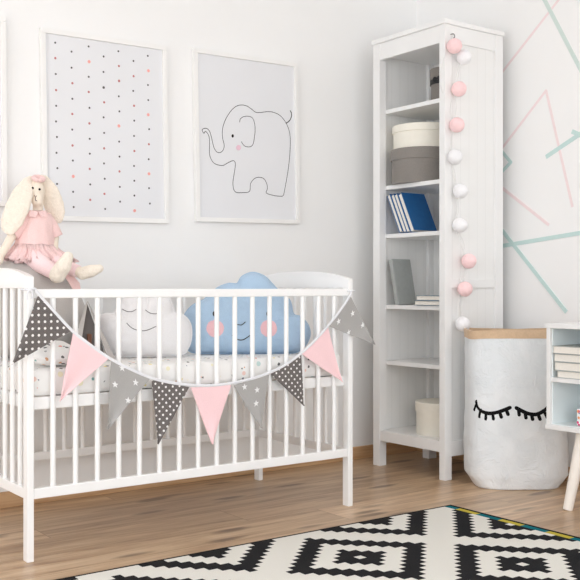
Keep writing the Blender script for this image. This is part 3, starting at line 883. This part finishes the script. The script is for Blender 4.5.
# books
def book(label, w, h, t, cover, mw, group, cat='book', spine_front=False):
    """local: x depth (fore-edge at -x front), z height, y thickness"""
    o = empty('book', mw.translation, label, cat, group)
    o.matrix_world = mw; PM[o.name] = mw.copy()
    ct = .0022
    b = bmesh.new()
    box(b, 0, w, -t/2, -t/2+ct, 0, h, .0006); box(b, 0, w, t/2-ct, t/2, 0, h, .0006); box(b, *((0, ct) if spine_front else (w-ct, w)), -t/2+ct, t/2-ct, 0, h)
    b.transform(mw); link('cover', b, cover, o, None, mw)
    b = bx(*((ct, w-.003) if spine_front else (.003, w-ct)), -t/2+ct, t/2-ct, .003, h-.003); b.transform(mw)
    link('page_block', b, M['pages'], o, None, mw)
    return o
lean = math.radians(-26)
th = [.021, .021, .021, .024]; yy = 3.240
nm = ['leftmost of the four blue books leaning on the third shelf', 'second from the left of the four leaning blue books',
      'third from the left of the four leaning blue books', 'rightmost leaning blue book, whole blue cover facing out']
for k in range(4):
    tt = th[k]; y = yy-.5*tt/math.cos(lean)
    yy -= tt/math.cos(lean)+.0008
    mw = Matrix.Translation((2.985+.002*(k % 2), y, 1.0765+tt/2*math.sin(-lean))) @ Matrix.Rotation(lean, 4, 'X')
    book(nm[k],   .145, .195, tt, M['bluebk'], mw, 'blue books leaning on the third shelf')
mw = Matrix.Translation((3.0, 3.270, .7475)) @ Matrix.Rotation(math.radians(8), 4, 'Z') @ Matrix.Rotation(math.radians(-10.5), 4, 'X')
book('grey hardback standing upright, leaning on the left side of fourth shelf',  .130, .214, .022, M['greybk'], mw, None, spine_front=True)
for k, (lb, cv) in enumerate((('lower of the two pale books lying flat beside the grey hardback', M['slatebk']), ('upper of the two pale books lying flat beside the grey hardback', M['slatebk']))):
    mw = Matrix.Translation((2.985, 3.141-.013*k, (.7475+.0225*k+.0113))) @ Matrix.Rotation(math.radians(90), 4, 'X')
    book(lb, .15, .165, .0215, cv, mw, 'books lying flat on the fourth shelf')

# ------------------------------------------------------------------ cotton ball lights
YS = BYN-.032
gl = empty('cotton_ball_lights', (3.0, BYN, 1.9), 'string of pink and white cotton ball lights hanging down the bookcase side', 'string lights')
balls = [(454.5, 46, 1), (464, 57, 0), (459, 89, 1), (457, 125, 1), (455, 157, 0), (460.5, 191, 0), (460, 225, 0), (469, 261, 1), (465, 289, 1), (463, 324, 0)]
pos = []
for px, py, pk in balls:
    p = ony(px, py, YS); pos.append(p)
    b = ball(bmesh.new(), p, .0325, 28, 20)
    for v in b.verts:
        d = (v.co-p); v.co = p+d*(1+.035*noise.noise(v.co*60)+.02*noise.noise(v.co*140))
    link('cotton_ball', b, M['pinkball'] if pk else M['cotton'], gl, 180)['label'] = 'pink cotton ball' if pk else 'white cotton ball'
hookp = Vector((2.985, BYN-.004, 1.908))
b = bmesh.new()
for k in range(2):
    pts = [hookp+Vector((0, -.008, 0))]
    for i, p in enumerate(pos):
        prev = pts[-1]
        mid = prev.lerp(p, .5)+Vector((random.uniform(-.016, .016)+(.006 if k else -.006), .012, 0))
        pts += [mid, p+Vector((0, .024, 0))]
    tube(b, smooth_path(pts, 5), .0013, 6)
tube(b, smooth_path([hookp+Vector((0, -.006, 0)), ony(445, 55, BYN-.006), ony(440, 78, BYN-.004), Vector((BX0-.004, BYN+.01, 1.66))], 5), .0012, 6)
link('cable', b, M['cordw'], gl, 180)['label'] = 'thin pale cable'
b = tb(smooth_path([hookp+Vector((0, .004, .008)), hookp+Vector((0, -.014, .006)), hookp+Vector((.004, -.016, -.006)), hookp+Vector((.004, -.008, -.010))], 5), .0022, 8)
link('hook', b, M['hook'], gl, 180)['label'] = 'small grey hook'

# ------------------------------------------------------------------ paper bag
BC = Vector((3.140, 2.693, 0)); U = Vector((CC, -SS, 0)); V = Vector((SS, CC, 0))
bag = empty('paper_storage_bag', BC, 'tall white paper bag with closed-eye lash print and kraft rim beside the bookcase', 'storage bag')
BA, BB, BH = .2065, .132, .652
def bag_pt(a, z, inner=0.):
    ca, sa = math.cos(a), math.sin(a)
    e = 2/3.6
    tcut = max(0, (.055-z)/.055)
    k = 1-.17*tcut
    wa = BA*(1+.012*math.sin(z*9+1))*k-inner; wb = (BB*(1-.06*z/BH))*(1-.10*tcut)-inner
    x = wa*math.copysign(abs(ca)**e, ca); y = wb*math.copysign(abs(sa)**e, sa)
    q = Vector((x*4, y*4, z*4))
    d = .0045*noise.noise(q*2.2+Vector((3, 0, 0)))+.003*noise.noise(q*5.)
    if z < .15: d += .003*noise.noise(q*9.)
    nrm = Vector((ca, sa, 0))
    p = BC+U*(x+nrm.x*d)+V*(y+nrm.y*d)
    zz = z
    if z > .6: zz += .003*noise.noise(q*3.)+.0025*math.sin(3*a)
    return Vector((p.x, p.y, max(.0012, zz)))
def bag_wall(zs, inner=0., n=120): return [[bag_pt(2*PI*k/n, z, inner) for k in range(n)] for z in zs]
def loft(b, rows, capb=False):
    vs = [[b.verts.new(p) for p in r] for r in rows]; n = len(vs[0])
    for A, B in zip(vs, vs[1:]):
        for k in range(n): b.faces.new((A[k], A[(k+1) % n], B[(k+1) % n], B[k]))
    if capb: b.faces.new(vs[0])
    return vs
zs = [0, .008, .016, .025, .035, .045, .055]+[.055+.0145*k for k in range(1, 40)]
zs = [z for z in zs if z < .622]+[.622]
b = bmesh.new(); loft(b, bag_wall(zs), True)
bmesh.ops.recalc_face_normals(b, faces=b.faces[:])
bagbvh = BVHTree.FromBMesh(b)
link('bag_body', b, M['bag'], bag, 180)
b = bmesh.new()
loft(b, bag_wall([.618, .626, .634, .642, BH], -.0025)+bag_wall([BH, .62, .5, .3, .02], .006))
link('kraft_rim', b, M['kraft'], bag, 60)['label'] = 'brown kraft paper rim and lining'
def onbag(px, py):
    r = ray(px, py).normalized(); h = bagbvh.ray_cast(EYE, r)
    if h[0] is None:
        return None
    return h[0]-r*.0004
EYES = [([(476.8,401.5),(478.3,407),(483,411.6),(489,413.4),(496.5,412.6),(503.5,410.3),(510,407.6)],
         [((477.2,403.5),(475,409.5)),((481,410.3),(479.8,416.5)),((486.5,413),(486,418.8)),((493,413.2),(493.6,418.8)),((499.6,411.8),(501.3,417)),((506,409.3),(508,414.3))]),
        ([(516.3,407.9),(522.5,411.2),(529,413.8),(536.5,414.3),(543.5,411),(548,406),(550.5,400.5)],
         [((518.5,409),(519.2,414.8)),((525,412.2),(526,417.8)),((531.5,414.2),(532.6,419.3)),((538,414),(540,419.2)),((543.6,411),(547,417)),((548.5,406.5),(552.5,412))])]
for arc, lashes in EYES:
    b = bmesh.new()
    for ln in [arc]+[list(l) for l in lashes]:
        q = [onbag(p.x, p.y) for p in smooth_path([Vector((x, y, 0)) for x, y in ln], 6)]
        q = [p for p in q if p is not None]
        if len(q) > 1:
            tube(b, q, [(.0078 if ln is arc else .0072, .0008)]*len(q), 10, flat=-V)
            for e in (q[0], q[-1]):
                ring = [e+(U*math.cos(2*PI*k/12)+Vector((0, 0, 1))*math.sin(2*PI*k/12))*.0072+V*.0009 for k in range(12)]
                prism(b, ring, -V*.0017)
    link('eyelash_print', b, M['ink'], bag, 50)['label'] = 'black closed eyelid with six lashes'

# ------------------------------------------------------------------ small cabinet at the right
KX0, KX1, KY0, KY1, KZ0, KZ1 = 2.932, 3.366, 1.70, 2.362, .292, .692
cb = empty('cabinet', ((KX0+KX1)/2, (KY0+KY1)/2, 0), 'small white open cabinet with pale aqua inside and angled wooden legs', 'cabinet')
w = .018
link('top_panel', bx(KX0-.004, KX1, KY0-.003, KY1+.003, KZ1-w, KZ1, .002), L, cb)
link('bottom_panel', bx(KX0-.004, KX1, KY0-.003, KY1+.003, KZ0, KZ0+w, .002), L, cb)
for y in (KY0, KY1-w):
    link('side_panel', bx(KX0, KX1, y, y+w, KZ0+w, KZ1-w, .0015), L, cb)
b = bmesh.new()
box(b, KX1-.012, KX1-.006, KY0+w, KY1-w, KZ0+w, KZ1-w)
box(b, KX0+.012, KX1-.012, KY1-w-.003, KY1-w, KZ0+w, KZ1-w); box(b, KX0+.012, KX1-.012, KY0+w, KY0+w+.003, KZ0+w, KZ1-w)
box(b, KX0+.012, KX1-.012, KY0+w+.003, KY1-w-.003, KZ0+w, KZ0+w+.002)
link('lining', b, M['aqua'], cb)['label'] = 'pale aqua inner faces'
KS = .488
link('shelf', bx(KX0+.002, KX1-.012, KY0+w, KY1-w, KS-.016, KS, .0015), L, cb)
for (ty, by) in ((2.232, 2.268), (1.83, 1.79)):
    for (tx, bx_) in ((2.985, 2.938), (3.31, 3.33)):
        top = Vector((tx, ty, KZ0)); bot = Vector((bx_, by, .001))
        link('leg', tb([top.lerp(bot, k/6) for k in range(7)], [.0255-.0075*k/6 for k in range(7)], 24), M['legw'], cb, 40)
bz = KS
tops = ['topmost book of the stack in the white cabinet, grey cover', 'second book from the top of the stack in the cabinet', 'third book from the top of the stack in the cabinet', 'bottom book of the stack in the white cabinet']
hs = [.027, .032, .030, .029]
ys = [2.322, 2.330, 2.336, 2.338]; ln_ = [.24, .23, .235, .23]
for k in range(4):
    t = hs[k]; y1 = ys[k]; x0 = 2.941-.004*(k % 2)
    # a flat book: local z (height) along -y, local y (thickness) along z
    mw = Matrix.Translation((x0, y1, bz+t/2+.0004)) @ Matrix.Rotation(math.radians(90), 4, 'X')
    book(tops[3-k], .17, ln_[k], t, M['greybk'] if k == 3 else M['palebk'], mw, 'books stacked in the white cabinet')
    bz += t+.0006
b = bx(2.98, 3.08, 2.12, 2.26, KZ0+w+.0025, KZ0+w+.064, .002)
tag(link('patterned_box', b, M['confetti']), 'small box with a colourful confetti pattern on the lower cabinet shelf', 'box')

# ------------------------------------------------------------------ tape strips on the right wall
XT = WX-.0008; NS = [0]
def strip(label, a, c, wd, mat):
    A, C_ = onx(*a, XT), onx(*c, XT)
    d = (C_-A).normalized(); n = Vector((1, 0, 0)).cross(d).normalized()*wd/2
    NS[0] += 1; lift = Vector((-.00025*NS[0], 0, 0))
    b = prism(bmesh.new(), [p+lift for p in (A+n, C_+n, C_-n, A-n)], (.0007+.00025*NS[0], 0, 0))
    tag(link('wall_tape', b, mat), label, 'wall tape', 'tape strips on the right wall')
strip('uppermost pink tape strip slanting up to the right beside the bookcase top', (500, 75), (560, -2), .012, M['pinkt'])
strip('pale grey green tape strip slanting down to the right at the top right', (543, -3), (586, 80), .019, M['paletap'])
strip('pink tape strip rising to the peak of the pink angle', (500, 151), (546.5, 90), .012, M['pinkt'])
strip('pink tape strip falling steeply from the peak of the pink angle', (546, 90), (572.5, 207), .012, M['pinkt'])
strip('short mint tape strip crossing the steep pink strip', (546, 157), (586, 130), .019, M['mintt'])
strip('mint tape piece at the right edge touching the mint strip from above', (572, 131.5), (584, 136.5), .019, M['mintt'])
strip('mint tape strip forming the upper half of the small arrow beside the bookcase', (500, 149), (511.5, 163), .015, M['mintt'])
strip('mint tape strip forming the lower half of the small arrow beside the bookcase', (511.5, 161.5), (500, 174), .015, M['mintt'])
strip('lower pink tape strip slanting down to the right from the bookcase', (500, 186), (549, 225), .014, M['pinkt'])
strip('long mint tape strip running almost level below the pink strips', (500, 246.3), (586, 232), .018, M['mintt'])
strip('long mint tape strip slanting steeply down to the right above the bag', (500, 227.5), (566.5, 312), .018, M['mintt'])

# ------------------------------------------------------------------ camera and light
cam = bpy.data.cameras.new('camera'); co = bpy.data.objects.new('camera', cam); COL.objects.link(co)
cam.sensor_width = 36; cam.lens = F/580*36; cam.shift_y = -(290-HY)/580
co.location = EYE; co.rotation_euler = (PI/2, 0, -math.atan2(SS, CC)); cam.clip_start = .02
S.camera = co
wd = bpy.data.worlds.new('sky'); S.world = wd; wd.use_nodes = True
bg = wd.node_tree.nodes['Background']; bg.inputs[0].default_value = (.925, .96, 1., 1); bg.inputs[1].default_value = 3.0
def portal(name, loc, rot, sx, sy):
    l = bpy.data.lights.new(name, 'AREA'); l.shape = 'RECTANGLE'; l.size = sx; l.size_y = sy; l.cycles.is_portal = True
    o = bpy.data.objects.new(name, l); COL.objects.link(o); o.location = loc; o.rotation_euler = rot
portal('window_daylight_left', (X0-.09, (LW[0]+LW[1])/2, (LW[2]+LW[3])/2), (PI/2, 0, -PI/2), LW[1]-LW[0], LW[3]-LW[2])
portal('window_daylight_front', ((FW[0]+FW[1])/2, Y0-.09, (FW[2]+FW[3])/2), (PI/2, 0, 0), FW[1]-FW[0], FW[3]-FW[2])
S.view_settings.view_transform = 'Standard'; S.view_settings.look = 'None'
S.view_settings.exposure = 0.27; S.view_settings.gamma = 1.0
S.view_settings.use_curve_mapping = False
S.cycles.max_bounces = 10; S.cycles.diffuse_bounces = 8
